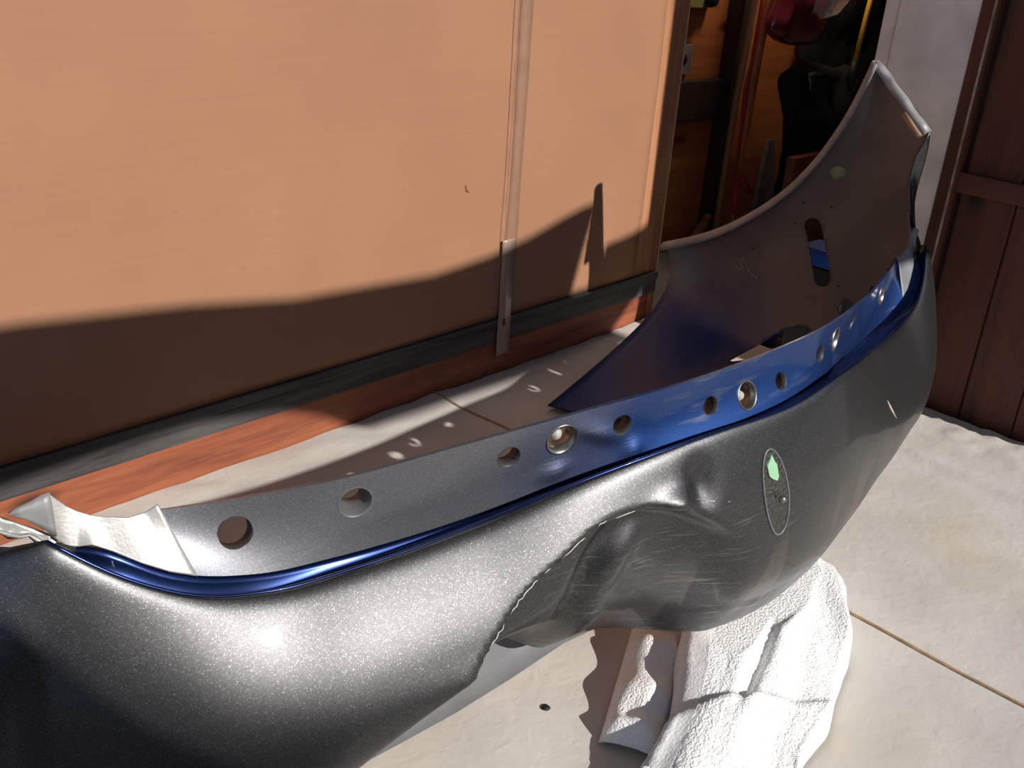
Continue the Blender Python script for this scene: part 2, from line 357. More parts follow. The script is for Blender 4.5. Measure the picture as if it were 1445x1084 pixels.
# dark jamb with worn edge beside the white casing
jm = struct(box('trim_1', (1.148, 0.256, 0.0), (1.178, 0.292, 2.7), MAT['plank'], bev=0.003))
jm2 = box('worn_edge', (1.1465, 0.262, 0.0), (1.1485, 0.267, 2.7), simple('bare_worn_wood', (0.34, 0.27, 0.22), 0.5, 0, 0.6, 9, stretch=(1, 1, 3)), jm, 0)
cs = struct(box('trim_2', (1.152, 0.294, 0.0), (1.18, 0.468, 2.7), MAT['white'], bev=0.004))
struct(box('trim_3', (1.158, 0.471, 0.0), (1.185, 0.503, 2.7), MAT['white'], bev=0.004))
# stud and blocking of the far wall
struct(box('trim_4', (1.795, 1.305, 0.0), (1.845, 1.36, 2.7), MAT['stud'], bev=0.003))
struct(box('trim_5', (1.40, 1.318, 0.44), (1.795, 1.36, 0.560), MAT['stud'], bev=0.003))

# ------------------------------------------------------------------ drop cloth on the floor
def cloth_h(x, y):
    p = Vector((x * 3.0, y * 3.0, 0.3))
    h = 0.004 * mnoise.noise(p) + 0.0022 * mnoise.noise(p * 3.1) + 0.0012 * mnoise.noise(Vector((x * 22, y * 17, 1.7)))
    cr = sstep(0.93, 1.08, x)                            # crumpled against the partition
    h += cr * (0.010 * abs(mnoise.noise(Vector((x * 26, y * 16, 4.0)))) + 0.006 * mnoise.noise(Vector((x * 40, y * 30, 9.0))))
    inn = sstep(0.62, 0.80, y)                           # rumpled strip in front of the bench
    h += inn * 0.008 * abs(mnoise.noise(Vector((x * 7 + y * 5, y * 11, 6.0))))
    h += 0.0075 * math.exp(-((x - 0.905 - 0.015 * mnoise.noise(Vector((y * 3, 0, 0)))) / 0.016) ** 2) + 0.004 * sstep(.90, .93, x)   # pressed fold
    return 0.008 + h
def seam_x(y): return 0.308 + 0.012 * mnoise.noise(Vector((y * 2.3, 3.1, 0))) - 0.035 * sstep(0.55, 0.95, y)
nx, ny = 210, 170
x0, x1, y0, y1 = -1.9, 1.150, -1.7, 0.945
vs = []
for i in range(nx):
    for j in range(ny):
        x = x0 + (x1 - x0) * i / (nx - 1); ye = min(0.945, 0.947 + 0.0367 * (x - 1.06)); yy = y0 + (ye - y0) * j / (ny - 1)
        vs.append((x, yy, cloth_h(x, yy)))
dc = thing('drop_cloth', 'off-white canvas drop cloth spread over the whole garage floor, with a brown seam', 'cloth', (0.0, 0.0, 0.0))
o = mesh_obj('sheet', vs, grid_faces(nx, ny), MAT['cloth'], dc)
bm = bmesh.new()
ys = [-1.69 + 0.02 * i for i in range(132)]
add_tube(bm, [(seam_x(t), t, cloth_h(seam_x(t), t) + 0.0008) for t in ys if t < 0.94], 0.0030, 6)
o = bm_obj('seam', bm, MAT['seam'], dc, True); o['label'] = 'brown stitched seam'
bm = bmesh.new()
r = bmesh.ops.create_icosphere(bm, subdivisions=2, radius=0.0065)
for v in r['verts']: v.co = Vector((v.co.x * (1 + 0.4 * mnoise.noise(v.co * 200)) - 0.220, v.co.y + 0.068, v.co.z * 0.4 + cloth_h(-0.22, 0.068) + 0.001))
o = bm_obj('burn_spot', bm, MAT['dark'], dc, True)

# ------------------------------------------------------------------ cardboard, boards of the bench front
def WX(x, y, z):                                          # rotate into the slightly skewed wall
    p = Vector((x, y, z)) - WP; p = Matrix.Rotation(WROT, 3, 'Z') @ p
    return p + WP
def wbox(name, lo, hi, material, parent=None, bev=0.002):
    bm = bmesh.new(); add_box(bm, lo, hi, WROT, bev, WP); return bm_obj(name, bm, material, parent)
fb = thing('bench_front', 'wooden bench front behind the bumper: red plank, black ledge and pine stile', 'bench', (-0.4, 0.96, 0.0))
wbox('bottom_plank', (-1.9, 0.951, 0.0), (1.035, 0.985, 0.089), MAT['rail'], fb, 0.004)
wbox('ledge', (-1.9, 0.944, 0.089), (1.056, 0.985, 0.128), MAT['ledge'], fb, 0.004)
wbox('ledge_strip', (-1.9, 0.940, 0.129), (1.056, 0.985, 0.149), MAT['ledge'], fb, 0.003)
wbox('corner_block', (1.037, 0.949, 0.0), (1.062, 0.985, 0.089), MAT['stile'], fb, 0.004)
wbox('stile', (0.960, 0.9515, 0.150), (1.060, 0.985, 2.6), MAT['stile'], fb, 0.003)
wbox('stile_edge', (1.0605, 0.953, 0.150), (1.066, 0.99, 2.6), simple('pale_sawn_edge', (0.62, 0.42, 0.26), 0.7, 0, 0.25, 18), fb, 0.001)
cb = thing('cardboard_sheet', 'large sunlit brown cardboard sheet standing on the black ledge of the bench', 'cardboard', (-0.4, 0.95, 0.15))
cx0, cx1, cz0, cz1 = -1.9, 0.966, 0.151, 1.55
nx, nz = 120, 60
def card_pt(x, z):
    d = 0.0035 * mnoise.noise(Vector((x * 2.0, z * 2.0, 2.0))) + 0.0010 * mnoise.noise(Vector((x * 9, z * 7, 5)))
    d += 0.0028 * math.exp(-((x - 0.478) / 0.006) ** 2)    # butt joint
    edge = 0.020 * sstep(0.10, 0.0, cx1 + 0.02 - x) * mnoise.noise(Vector((z * 3, 0.5, 1)))
    return (x + edge, 0.948 + d, z)
vs = [tuple(WX(*card_pt(cx0 + (cx1 - cx0) * i / (nx - 1), cz0 + (cz1 - cz0) * j / (nz - 1)))) for i in range(nx) for j in range(nz)]
o = mesh_obj('sheet', vs, grid_faces(nx, nz), MAT['card'], cb)
md = o.modifiers.new('thick', 'SOLIDIFY'); md.thickness = 0.004; md.offset = 0
apply_mods(o)
def tape(name, x0, x1, z0, z1, yoff, material):
    n = 40; v = []
    for j in range(n):
        z = z0 + (z1 - z0) * j / (n - 1); w_ = 0.002 * mnoise.noise(Vector((z * 12, x0, 0)))
        for x in (x0 + w_, (x0 + x1) / 2, x1 - w_):
            c = card_pt(x, max(z, cz0)); v.append(tuple(WX(x, c[1] - yoff, z)))
    o = mesh_obj(name, v, grid_faces(n, 3), material, cb)
    md = o.modifiers.new('thick', 'SOLIDIFY'); md.thickness = 0.0006; md.offset = 0
    apply_mods(o); return o
tape('tape_strip', 0.470, 0.505, 0.16, 1.54, 0.0026, simple('brown_paper_tape', (0.30, 0.172, 0.112), 0.40, 0, 0.12, 30))
tape('tape_strip', 0.452, 0.466, 0.16, 1.54, 0.0028, simple('pinkish_paper_tape', (0.345, 0.178, 0.105), 0.5, 0, 0.12, 30))
t2 = tape('tape_end', 0.453, 0.492, 0.058, 0.335, 0.0100, MAT['tape']); t2['label'] = 'glossy tape end hanging over the ledge'
# small dark tear
bm = bmesh.new()
add_tube(bm, [WX(0.338, card_pt(0.338, 0.47)[1] - 0.0025, 0.472), WX(0.342, card_pt(0.342, 0.46)[1] - 0.0025, 0.460), WX(0.349, card_pt(0.349, 0.455)[1] - 0.0025, 0.456)], [0.0012, 0.0028, 0.001], 6)
bm_obj('tear', bm, simple('torn_card', (0.22, 0.10, 0.06), 0.9), cb)

# ------------------------------------------------------------------ the bumper cover
BASE = Vector((0.0, 0.10, 0.0))
bump_e = thing('bumper_cover', 'dented grey and blue car bumper cover standing on the drop cloth', 'car bumper', BASE)
H = 0.45                                                  # curves below are measured from the flange height
kx = [0, .15, .3, .42, .54, .62, .70]
in_y = spline(kx, [-.0305, -.0250, .008, .0465, .092, .1186, .1450], True); in_z = spline(kx, [.0591, .0590, .0503, .0348, .0161, .0135, .0155], True)
out_y = spline(kx + [.752, .772], [-.0523, -.0370, .0146, .0542, .0883, .1010, .1150, .140, .152], True)
out_z = spline(kx + [.752, .772], [-.0053, -.0093, -.0365, -.0606, -.0707, -.0630, -.0330, .001, .006], True)
kf = [0, .15, .3, .42, .54, .62, .70, .75, .79]
fa_y = spline(kf, [-.0818, -.0654, -.0252, .0183, .0517, .0719, .0896, .1115, .1372], True)
fa_z = spline(kf, [.0104, .0098, -.0126, -.0458, -.0627, -.0648, -.0409, -.0089, .0259], True)
# stations beyond the flange: top point (lamp cut-out, tip, wheel arch), base point in plan, bottom height, underside width and end height
WING = [
 # top x, y, z            base x, y       zb     und  uz
 ((.828, .167, .464), (.836, .150), .100, .20, .085),
 ((.862, .212, .503), (.868, .178), .102, .22, .085),
 ((.872, .232, .560), (.880, .205), .104, .24, .085),
 ((.872, .231, .614), (.882, .232), .106, .26, .085),
 ((.871, .214, .660), (.882, .260), .108, .28, .085),
 ((.871, .240, .690), (.882, .290), .110, .30, .084),
 ((.871, .300, .738), (.881, .325), .112, .32, .082),
 ((.871, .346, .772), (.880, .365), .115, .34, .078),
 ((.871, .366, .700), (.879, .405), .119, .36, .072),
 ((.871, .388, .643), (.878, .440), .123, .37, .066),
 ((.870, .425, .570), (.876, .475), .127, .38, .060),
 ((.868, .474, .502), (.874, .520), .132, .39, .053),
 ((.865, .532, .444), (.871, .570), .137, .40, .045),
 ((.860, .610, .382), (.866, .630), .144, .41, .036),
 ((.853, .684, .340), (.859, .695), .152, .42, .027),
 ((.844, .768, .304), (.850, .765), .163, .42, .018),
]
def DDs(f):
    d = 0.073 * math.sin(math.pi * f) if f < .5 else 0.091 * math.cos(math.pi / 2 * ((f - .5) / .5) ** 1.4) - 0.018
    return d + 0.007 * (1 - math.exp(-f / 0.012)) * (1 - f)
NV = 60; NU_UNDER = 16
def profile(T, B, n, zb, und, uz, amp):
    """points of one cross-section from the top edge down and inwards under the bumper"""
    out = []
    for j in range(NV):
        f = j / (NV - 1); f = f ** 1.15
        zf = f
        wgt = sstep(0.0, 0.5, f)
        bx = T[0] + (B[0] - T[0]) * wgt; by = T[1] + (B[1] - T[1]) * wgt
        d = DDs(f) * amp
        out.append(Vector((bx + n[0] * d, by + n[1] * d, T[2] + (zb - T[2]) * zf)))
    last = out[-1]
    for j in range(1, NU_UNDER + 1):
        f = j / NU_UNDER
        out.append(Vector((last.x - n[0] * und * f, last.y - n[1] * und * f, last.z + (uz - last.z) * (f ** 0.7))))
    return out
def half_sections():
    secs = []
    nfr = 92
    for i in range(nfr):
        x = 0.79 * i / (nfr - 1)
        T = Vector((x, fa_y(x), H + fa_z(x)))
        e = 0.01; dy = (fa_y(x + e) - fa_y(max(0, x - e))) / (e + min(x, e)) if x > 0 else 0
        n = Vector((dy, -1)).normalized()
        cor = sstep(0.62, 0.79, x)
        n = (n * (1 - cor) + Vector((0.72, -0.69)) * cor).normalized()
        secs.append((T, (T.x, T.y), n, 0.100 + 0.012 * (1 - sstep(0, .3, x)), .07 + .12 * cor, .092, 0.48 + (0.34 * sstep(.18, .50, x) - 0.10 * cor)))
    nw = len(WING)
    for k, (T, B, zb, und, uz) in enumerate(WING):
        a = sstep(0, 5, k)
        n = (Vector((0.78, -0.62)) * (1 - a) + Vector((1.0, 0.0)) * a); 
        if k > 8: n = Vector((1.0, 0.12 * (k - 8) / 7.0))
        n = n.normalized()
        secs.append((Vector(T), B, n, zb, und, uz, 0.60 - 0.22 * sstep(2, 11, k)))
    # refine between wing stations
    out = secs[:nfr]
    prev = secs[nfr - 1]
    for s in secs[nfr:]:
        for t in (1 / 3, 2 / 3, 1.0):
            T = prev[0].lerp(s[0], t); B = tuple(p + (q - p) * t for p, q in zip(prev[1], s[1]))
            n = (prev[2].lerp(s[2], t)).normalized()
            out.append((T, B, n) + tuple(p + (q - p) * t for p, q in zip(prev[3:], s[3:])))
        prev = s
    return out
SECS = half_sections()
# damage on the near half: torn-in dent with its lower edge bent up
def crease_z(x):   # x on the near side (negative)
    return spline([-.50, -.448, -.428, -.407, -.385, -.35, -.304, -.26, -.207, -.159, -.10, 0.05], [.262, .304, .321, .340, .355, .373, .396, .404, .398, .372, .33, .20])(x)
def edge_z(x):
    return spline([-.64, -.60, -.55, -.50, -.455, -.42, -.32, -.27, -.22, -.10, 0.0, .1, .2, .3], [.100, .122, .162, .208, .252, .240, .188, .168, .166, .156, .138, .122, .110, .105])(x)
def damage(p, row):
    x = p.x
    if x > 0.26 or x < -0.64: return p
    q = p.copy()
    zb0 = 0.110
    ez = edge_z(x)
    # squash the lower face upwards so that its edge follows edge_z
    top = H + fa_z(abs(x))
    if q.z < top and ez > zb0:
        f = (top - q.z) / (top - zb0)
        g = sstep(0.30, 1.0, f)
        q.z += (ez - zb0) * g
    cz = crease_z(x)
    s = cz - q.z                                           # below the crease
    side = sstep(-.475, -.440, x) * (1 - sstep(-.20, -.07, x))
    q.y += (0.026 * sstep(0.0, 0.020, s) + 0.32 * min(max(s, 0), .12)) * side
    # facet fold running down from the small peak
    fx = -0.238 - 0.075 * (1 - math.exp(-max(0, 0.392 - q.z) / 0.05))
    q.y += 0.012 * math.exp(-((x - fx) / 0.016) ** 2) * sstep(0.0, 0.05, s) * side
    q.y -= 0.010 * math.exp(-((x - fx - 0.035) / 0.022) ** 2) * sstep(0.02, 0.07, s) * side
    # small sharp peak above the fold
    q.y -= 0.013 * math.exp(-(((x + 0.207) / 0.022) ** 2 + ((q.z - 0.400) / 0.013) ** 2))
    q.y += 0.012 * math.exp(-(((x + 0.165) / 0.018) ** 2 + ((q.z - 0.405) / 0.028) ** 2))
    return q
rows = NV + NU_UNDER
cols = []
for sgn in (-1, 1):
    lst = []
    for sec in SECS:
        T, B, n, zb, und, uz, amp = sec
        if sgn < 0: amp = (amp - 0.34 * sstep(.18, .50, T.x) * max(0, 1 - max(0, T.x - .79) / .037)) * (1.0 + 1.30 * sstep(.06, .46, T[0])) * (1 - .24 * sstep(.56, .74, T[0])); und = min(und, .10)
        pts = profile(T, B, n, zb, und, uz if sgn > 0 else min(.092, max(uz, .085)), amp)
        pts = [Vector((sgn * p.x, p.y, p.z)) for p in pts]
        pts = [damage(p, j) for j, p in enumerate(pts)]
        lst.append(pts)
    if sgn < 0: cols = lst[::-1][:-1]
    else: cols += lst
# clear row order so that normals face outward
verts = [p for c in cols for p in c]
nu = len(cols)
faces = [(i * rows + j, i * rows + j + 1, (i + 1) * rows + j + 1, (i + 1) * rows + j) for i in range(nu - 1) for j in range(rows - 1)]
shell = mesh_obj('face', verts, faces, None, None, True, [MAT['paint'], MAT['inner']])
bmt = bmesh.new(); bmt.from_mesh(shell.data)
TREE = BVHTree.FromBMesh(bmt); bmt.free()
md = shell.modifiers.new('thick', 'SOLIDIFY'); md.thickness = 0.0035; md.offset = -1; md.material_offset = 1; md.material_offset_rim = 0
apply_mods(shell)
def outer_y(x, z):
    h = TREE.ray_cast(Vector((x, -1.5, z)), Vector((0, 1, 0))); return h[0].y
def inner_x(y, z):
    h = TREE.ray_cast(Vector((0.3, y, z)), Vector((1, 0, 0))); return (h[0].x - 0.0040) if h[0] else 0.85
# openings: slot and small hole in the far wing, lens-shaped lamp opening low down
def stadium(cy, cz, dy, dz, hw):
    a = Vector((0, cy - dy, cz - dz)); b = Vector((0, cy + dy, cz + dz)); t = (b - a).normalized(); s = Vector((0, -t.z, t.y)); out = []
    for k in range(9):
        an = math.pi * k / 8; out.append(b + (s * math.cos(an) + t * math.sin(an)) * hw)
    for k in range(9):
        an = math.pi * k / 8; out.append(a - (s * math.cos(an) + t * math.sin(an)) * hw)
    return out
def px(o_, x): return [Vector((x, p[1], p[2])) for p in o_]
for sgn in (1, -1):
    sl = stadium(0.412, 0.368, 0.022, 0.052, 0.019)
    cut(shell, prism('cutter', px(sl, sgn * 0.80), (sgn, 0, 0), 0.16, MAT['dark']))
    ho = stadium(0.321, 0.264, 0.001, 0.001, 0.016)
    cut(shell, prism('cutter', px(ho, sgn * 0.80), (sgn, 0, 0), 0.16, MAT['dark']))
    fg = [(0, .512, .106), (0, .494, .131), (0, .455, .179), (0, .41, .204), (0, .384, .204), (0, .380, .172), (0, .44, .134), (0, .477, .114)]
    cut(shell, prism('cutter', px(fg, sgn * 0.79), (sgn, 0, 0), 0.20, MAT['dark']))
shell.parent = bump_e; shell.location = -BASE
for p in shell.data.polygons: p.use_smooth = True

# mounting flange
nx_, nv_ = 420, 20
vs = []
FX0, FX1 = -0.700, 0.700
def flange_pt(x, t, off=0.0):
    ax = abs(x)
    a = Vector((x, in_y(ax), H + in_z(ax))); b = Vector((x, out_y(ax), H + out_z(ax)))
    p = a.lerp(b, t)
    sag = 0.004 * math.sin(math.pi * t)
    # distorted metal around the clip between the grey and the blue half
    q = 0.0
    q += 0.0045 * math.exp(-(((x + .305) / .016) ** 2 + ((t - .78) / .12) ** 2))
    q += 0.0060 * math.exp(-(((x + .262 - .10 * (t - .35)) / .017) ** 2 + ((t - .38) / .22) ** 2))
    q += 0.0040 * math.exp(-(((x + .215) / .012) ** 2 + ((t - .85) / .16) ** 2))
    return p + Vector((0, sag - q, -sag * 0.3 - q * .2))
def flange_n(x, t=0.5):
    e = 0.004
    dx = flange_pt(x + e, t) - flange_pt(x - e, t); dt = flange_pt(x, min(1, t + .05)) - flange_pt(x, t - .05)
    n = dx.cross(dt).normalized()
    return n if n.y < 0 else -n
for i in range(nx_):
    x = FX0 + (FX1 - FX0) * i / (nx_ - 1)
    for j in range(nv_): vs.append(flange_pt(x, j / (nv_ - 1)))
fl = mesh_obj('mounting_flange', vs, grid_faces(nx_, nv_), MAT['flange'])
md = fl.modifiers.new('thick', 'SOLIDIFY'); md.thickness = 0.004; md.offset = 0
apply_mods(fl)
HOLES = [(-.630, .0165, 0), (-.515, .0175, 1), (-.359, .0125, 0), (-.300, .0185, 2), (-.228, .0125, 0), (-.102, .0115, 0), (-.036, .0175, 2),
         (.037, .0115, 0), (.148, .0120, 0), (.211, .0170, 2), (.316, .0125, 0), (.580, .0165, 3), (.690, .0150, 0)]
hol_z = spline(kx, [.0166, .0230, .0195, -.0032, -.0169, -.0206, -.010], True)
bm = bmesh.new(); HP = []
for x, r, kind in HOLES:
    best = min(range(8, 93), key=lambda q: abs(flange_pt(x, q / 100).z - (H + hol_z(abs(x)))))
    t = best / 100; p = flange_pt(x, t); n = flange_n(x, t); HP.append((p, n, r, kind))
    rg = lathe(bm, [(r, -0.012), (r, 0.012)], p, n, 24)
    bm.faces.new(rg[0][::-1]); bm.faces.new(rg[1])
cut(fl, bm_obj('cutter', bm, MAT['dark']))
fl.parent = bump_e; fl.location = -BASE
fl['label'] = 'drilled flange, grey at the near end and blue beyond'
for p in fl.data.polygons: p.use_smooth = False
# collars behind the plain holes and clips in the large ones
for p, n, r, kind in HP:
    bm = bmesh.new()
    if kind == 0:
        lathe(bm, [(r + 0.0008, 0.0024), (r - 0.0002, 0.0022), (r - 0.0004, -0.015), (r + 0.0010, -0.015)], p, n, 24)
        bm_obj('hole_rim', bm, MAT['rimdark'], bump_e, True)
    elif kind == 1 or kind == 9:
        side = n.cross(Vector((0, 0, 1))).normalized()
        lathe(bm, [(r + 0.001, 0.0024), (r, 0.0030), (r - 0.0015, 0.001), (r - 0.003, -0.008), (r - 0.0052, -0.012), (r - 0.006, -0.024), (r - 0.0045, -0.024)], p, n, 28)
        bm_obj('bushing', bm, MAT['rimgrey'], bump_e, True)
    else:
        lathe(bm, [(r + 0.0012, 0.0022), (r + 0.0006, 0.0036), (r - 0.0012, 0.0030), (r - 0.0028, -0.004), (r - 0.0040, -0.016), (r - 0.0030, -0.016)], p, n, 28)
        o = bm_obj('clip', bm, MAT['steel'], bump_e, True)
        bm = bmesh.new(); u = n.cross(Vector((0.3, 0, 1))).normalized(); v = n.cross(u)
        c = p - n * 0.010
        lathe(bm, [(0.0, -0.006), (r * 0.36, -0.006), (r * 0.40, 0.001), (r * 0.28, 0.006), (0.0, 0.007)], c + u * 0.002, (n + u * 0.25), 18)
        bm_obj('clip_pin', bm, MAT['steel'] if kind != 2 else simple('pale_nylon', (0.40, 0.385, 0.35), 0.45, 0, 0.2, 50), bump_e, True)
# overlap steps in the flange skin
def skin(name, x0, x1, t0, t1, lift, material, n=30):
    v = []
    for i in range(n):
        x = x0 + (x1 - x0) * i / (n - 1)
        for j in range(6):
            t = t0 + (t1 - t0) * j / 5; q = flange_pt(x, t); v.append(q + flange_n(x, max(.06, min(.94, t))) * lift)
    o = mesh_obj(name, v, grid_faces(n, 6), material, None)
    md = o.modifiers.new('thick', 'SOLIDIFY'); md.thickness = 0.0012; md.offset = 0
    apply_mods(o); o.parent = bump_e; o.location = -BASE
    return o
# groove between flange and face
nx_ = 180; nv_ = 12; vs = []
for i in range(nx_):
    x = -0.785 + 1.57 * i / (nx_ - 1); ax = abs(x); xo = min(ax, .772); sg = 1 if x > 0 else -1
    a = Vector((sg * xo, out_y(xo), H + out_z(xo))); b = Vector((x, fa_y(ax), H + fa_z(ax)))
    for j in range(nv_):
        t = j / (nv_ - 1); p = a.lerp(b, t)
        dip = -0.020 * math.sin(math.pi * min(1, t * 0.95)) ** 0.8
        vs.append(p + Vector((0, 0, dip * (1 - .75 * sstep(-.28, .05, x)))))
gr = mesh_obj('groove', vs, grid_faces(nx_, nv_), MAT['blue'], None)
md = gr.modifiers.new('thick', 'SOLIDIFY'); md.thickness = 0.003; md.offset = 1
apply_mods(gr); gr.parent = bump_e; gr.location = -BASE; gr['label'] = 'deep blue groove along the top edge'
# rounded bead along the face edge
bm = bmesh.new()
add_tube(bm, [(x / 100, fa_y(abs(x / 100)), H + fa_z(abs(x / 100)) - 0.0015) for x in range(-79, 80)], 0.0020, 8)
bm_obj('edge_bead', bm, MAT['blue'], bump_e, True)
# pale plates at both ends of the flange, ending in a raised tab
TOP = [(.690, .143, .021), (.700, .147, .0150), (.716, .150, .0135), (.734, .153, .0195), (.746, .155, .025), (.755, .158, .031), (.763, .161, .038), (.775, .164, .054)]
BOT = [(.674, .110, -.046), (.697, .115, -.034), (.718, .123, -.020), (.738, .132, -.004), (.752, .141, .004), (.761, .147, .003), (.769, .150, .005), (.777, .157, .014)]
for sg in (-1, 1):
    v = []
    for a, b in zip(TOP, BOT):
        for j in range(9):
            t = j / 8; p = Vector(a).lerp(Vector(b), t); nrm = Vector((0.35, -0.9, 0.35)).normalized()
            rid = 0.0
            if sg > 0: rid = 0.0025 * max(0, math.sin((a[0] - .70) * 190)) * sstep(0.9, 0.3, t)
            p += nrm * (0.0030 + rid)
            v.append((sg * p.x, p.y, p.z + H))
    o = mesh_obj('end_plate', v, grid_faces(8, 9), MAT['pale'] if sg < 0 else MAT['greyplastic'], None)
    md = o.modifiers.new('sub', 'SUBSURF'); md.levels = 2; md.subdivision_type = 'SIMPLE'
    md = o.modifiers.new('thick', 'SOLIDIFY'); md.thickness = 0.003; md.offset = 0
    apply_mods(o); o.parent = bump_e; o.location = -BASE
    o['label'] = 'pale sunlit plate at the near end' if sg < 0 else 'ribbed plate at the far end'
    # folded tab above it
    ta = [(.7735, .1625, .0545), (.780, .1645, .0535), (.788, .166, .0500), (.798, .1675, .0470), (.806, .169, .0430)]
    tb = [(.7755, .1555, .0160), (.780, .1575, .0195), (.7865, .161, .0265), (.795, .165, .0350), (.804, .168, .0405)]
    v = []
    for i in range(5):
        for j in range(6):
            p = Vector(ta[i]).lerp(Vector(tb[i]), j / 5) + Vector((0.0008, -.0042, .0012)) * (1 if j else 0.6)
            p.y += 0.0012 * mnoise.noise(Vector((i * .9, j * .8, 3)))
            v.append((sg * p.x, p.y, p.z + H))
    o = mesh_obj('tab', v, grid_faces(5, 6), MAT['lip'], None)
    md = o.modifiers.new('thick', 'SOLIDIFY'); md.thickness = 0.003; md.offset = 0
    apply_mods(o); o.parent = bump_e; o.location = -BASE
    # lamp pocket: crinkled pocket between tab and lamp cut-out
    v = []; nI, nJ = 14, 8
    for i in range(nI):
        f = i / (nI - 1)
        a = Vector((.7765 + .085 * f, .158 + .060 * f, H + .013 + .050 * f)); b = Vector((.772 + .090 * f, .149 + .063 * f, H + .003 + .048 * f))
        for j in range(nJ):
            t = j / (nJ - 1); p = a.lerp(b, t)
            p.z += -0.006 * math.sin(math.pi * t) + 0.004 * math.sin(f * 26 + 2 * t) * math.sin(math.pi * t) + .006 * math.exp(-((f - .22) / .07) ** 2) * t
            v.append((sg * p.x, p.y, p.z))
    o = mesh_obj('lamp_pocket', v, grid_faces(nI, nJ), MAT['pale'] if sg < 0 else MAT['greyplastic'], None)
    md = o.modifiers.new('thick', 'SOLIDIFY'); md.thickness = 0.003
    apply_mods(o); o.parent = bump_e; o.location = -BASE
    bm = bmesh.new()
    add_tube(bm, [(sg * .862, .212, H + .053), (sg * .826, .166, H + .015), (sg * .797, .152, H + .007), (sg * .778, .149, H + .006), (sg * .766, .142, H + .003)], [.003, .004, .0045, .0055, .003], 8)
    bm_obj('pocket_edge', bm, MAT['dark'], bump_e, True)
    # rolled lip along the wheel arch, and the folded end above the lamp
    arch = [Vector(s[0]) for s in WING[7:]]
    pts = []
    for a, b in zip(arch[:-1], arch[1:]):
        for q in range(4): pts.append(a.lerp(b, q / 4))
    pts.append(arch[-1])
    for _ in range(3): pts = [pts[0]] + [(pts[i - 1] + pts[i] * 2 + pts[i + 1]) / 4 for i in range(1, len(pts) - 1)] + [pts[-1]]
    v = []
    for i, p in enumerate(pts):
        t = (pts[min(i + 1, len(pts) - 1)] - pts[max(0, i - 1)]).normalized(); d = Vector((0, t.z, -t.y)); 
        if d.y > 0: d = -d
        for (ox, od) in ((0.001, -0.003), (-.004, -.005), (-.014, -.003), (-.022, .004), (-.024, .013)):
            q = p + Vector((ox, 0, 0)) + d * od
            v.append((sg * q.x, q.y, q.z))
    o = mesh_obj('arch_lip', v, grid_faces(len(pts), 5), MAT['lip'], None)
    md = o.modifiers.new('thick', 'SOLIDIFY'); md.thickness = 0.003; md.offset = 0
    apply_mods(o); o.parent = bump_e; o.location = -BASE
    a, b = Vector(WING[4][0]), Vector(WING[7][0])
    n_ = 10; v = []
    for i in range(n_):
        p = a.lerp(b, i / (n_ - 1)); up = Vector((0, -.60, .80))
        for (ox, od) in ((.004, .002), (-.003, .005), (-.014, .003), (-.018, -.006)):
            q = p + Vector((ox, 0, 0)) + up * od; v.append((sg * q.x, q.y, q.z + 0.0015 * math.sin(i * 1.9)))
    o = mesh_obj('end_fold', v, grid_faces(n_, 4), MAT['lip'], None)
    md = o.modifiers.new('thick', 'SOLIDIFY'); md.thickness = 0.003; md.offset = 0
    apply_mods(o); o.parent = bump_e; o.location = -BASE
    p0, p1 = a.lerp(b, .02), a.lerp(b, .33)
    bm = bmesh.new(); add_tube(bm, [(sg * (p0.x - .015), p0.y + .006, p0.z - .008), (sg * (p1.x - .015), p1.y + .006, p1.z - .008)], [.007, .007], 8)
    bm_obj('foam_strip', bm, MAT['tan'], bump_e, True)
# lower valance showing under the dent
lo = [(-.66, .150, .018), (-.54, .138, .022), (-.43, .120, .037), (-.36, .095, .064), (-.29, .070, .098), (-.22, .050, .130), (-.12, .040, .130)]
v = []
for i in range(31):
    f = i / 30 * (len(lo) - 1); k = min(int(f), len(lo) - 2); p = Vector(lo[k]).lerp(Vector(lo[k + 1]), f - k)
    for j in range(8):
        t = j / 7; v.append((p.x, p.y + .035 * t + 0.012 * math.sin(math.pi * t), p.z + (0.27 - p.z) * t))
o = mesh_obj('lower_valance', v, grid_faces(31, 8), MAT['greyplastic'], None)
md = o.modifiers.new('thick', 'SOLIDIFY'); md.thickness = 0.004; md.offset = 0
apply_mods(o); o.parent = bump_e; o.location = -BASE; o['label'] = 'smooth grey inner panel below the dent'
# oval badge scar
def oval(u_, v_, lift=0.0):                               # unit disc -> face
    x = -0.043 + 0.0225 * u_ - 0.008 * v_; z = 0.366 + 0.055 * v_ - 0.007 * u_
    return Vector((x, outer_y(x, z) - lift, z))
ve = [oval(0, 0, .0006)]; fs = []; NR, NA = 9, 36
for r_ in range(1, NR + 1):
    for a_ in range(NA):
        an = 2 * math.pi * a_ / NA; rr = r_ / NR
        ve.append(oval(rr * math.cos(an), rr * math.sin(an), 0.0006 + 0.0011 * max(0, mnoise.noise(Vector((rr * math.cos(an) * 5, rr * math.sin(an) * 13, 0.4)))) * (1 if r_ < NR else 0)))
for a_ in range(NA): fs.append((0, 1 + a_, 1 + (a_ + 1) % NA))
for r_ in range(NR - 1):
    for a_ in range(NA):
        b0 = 1 + r_ * NA; b1 = 1 + (r_ + 1) * NA
        fs.append((b0 + a_, b1 + a_, b1 + (a_ + 1) % NA, b0 + (a_ + 1) % NA))
sc_ = mesh_obj('badge_scar', ve, fs, MAT['scar'], bump_e); sc_['label'] = 'oval patch of old badge adhesive'
bm = bmesh.new()
pts = [oval(1.06 * math.cos(2 * math.pi * a_ / 40), 1.04 * math.sin(2 * math.pi * a_ / 40), 0.0004) for a_ in range(41)]
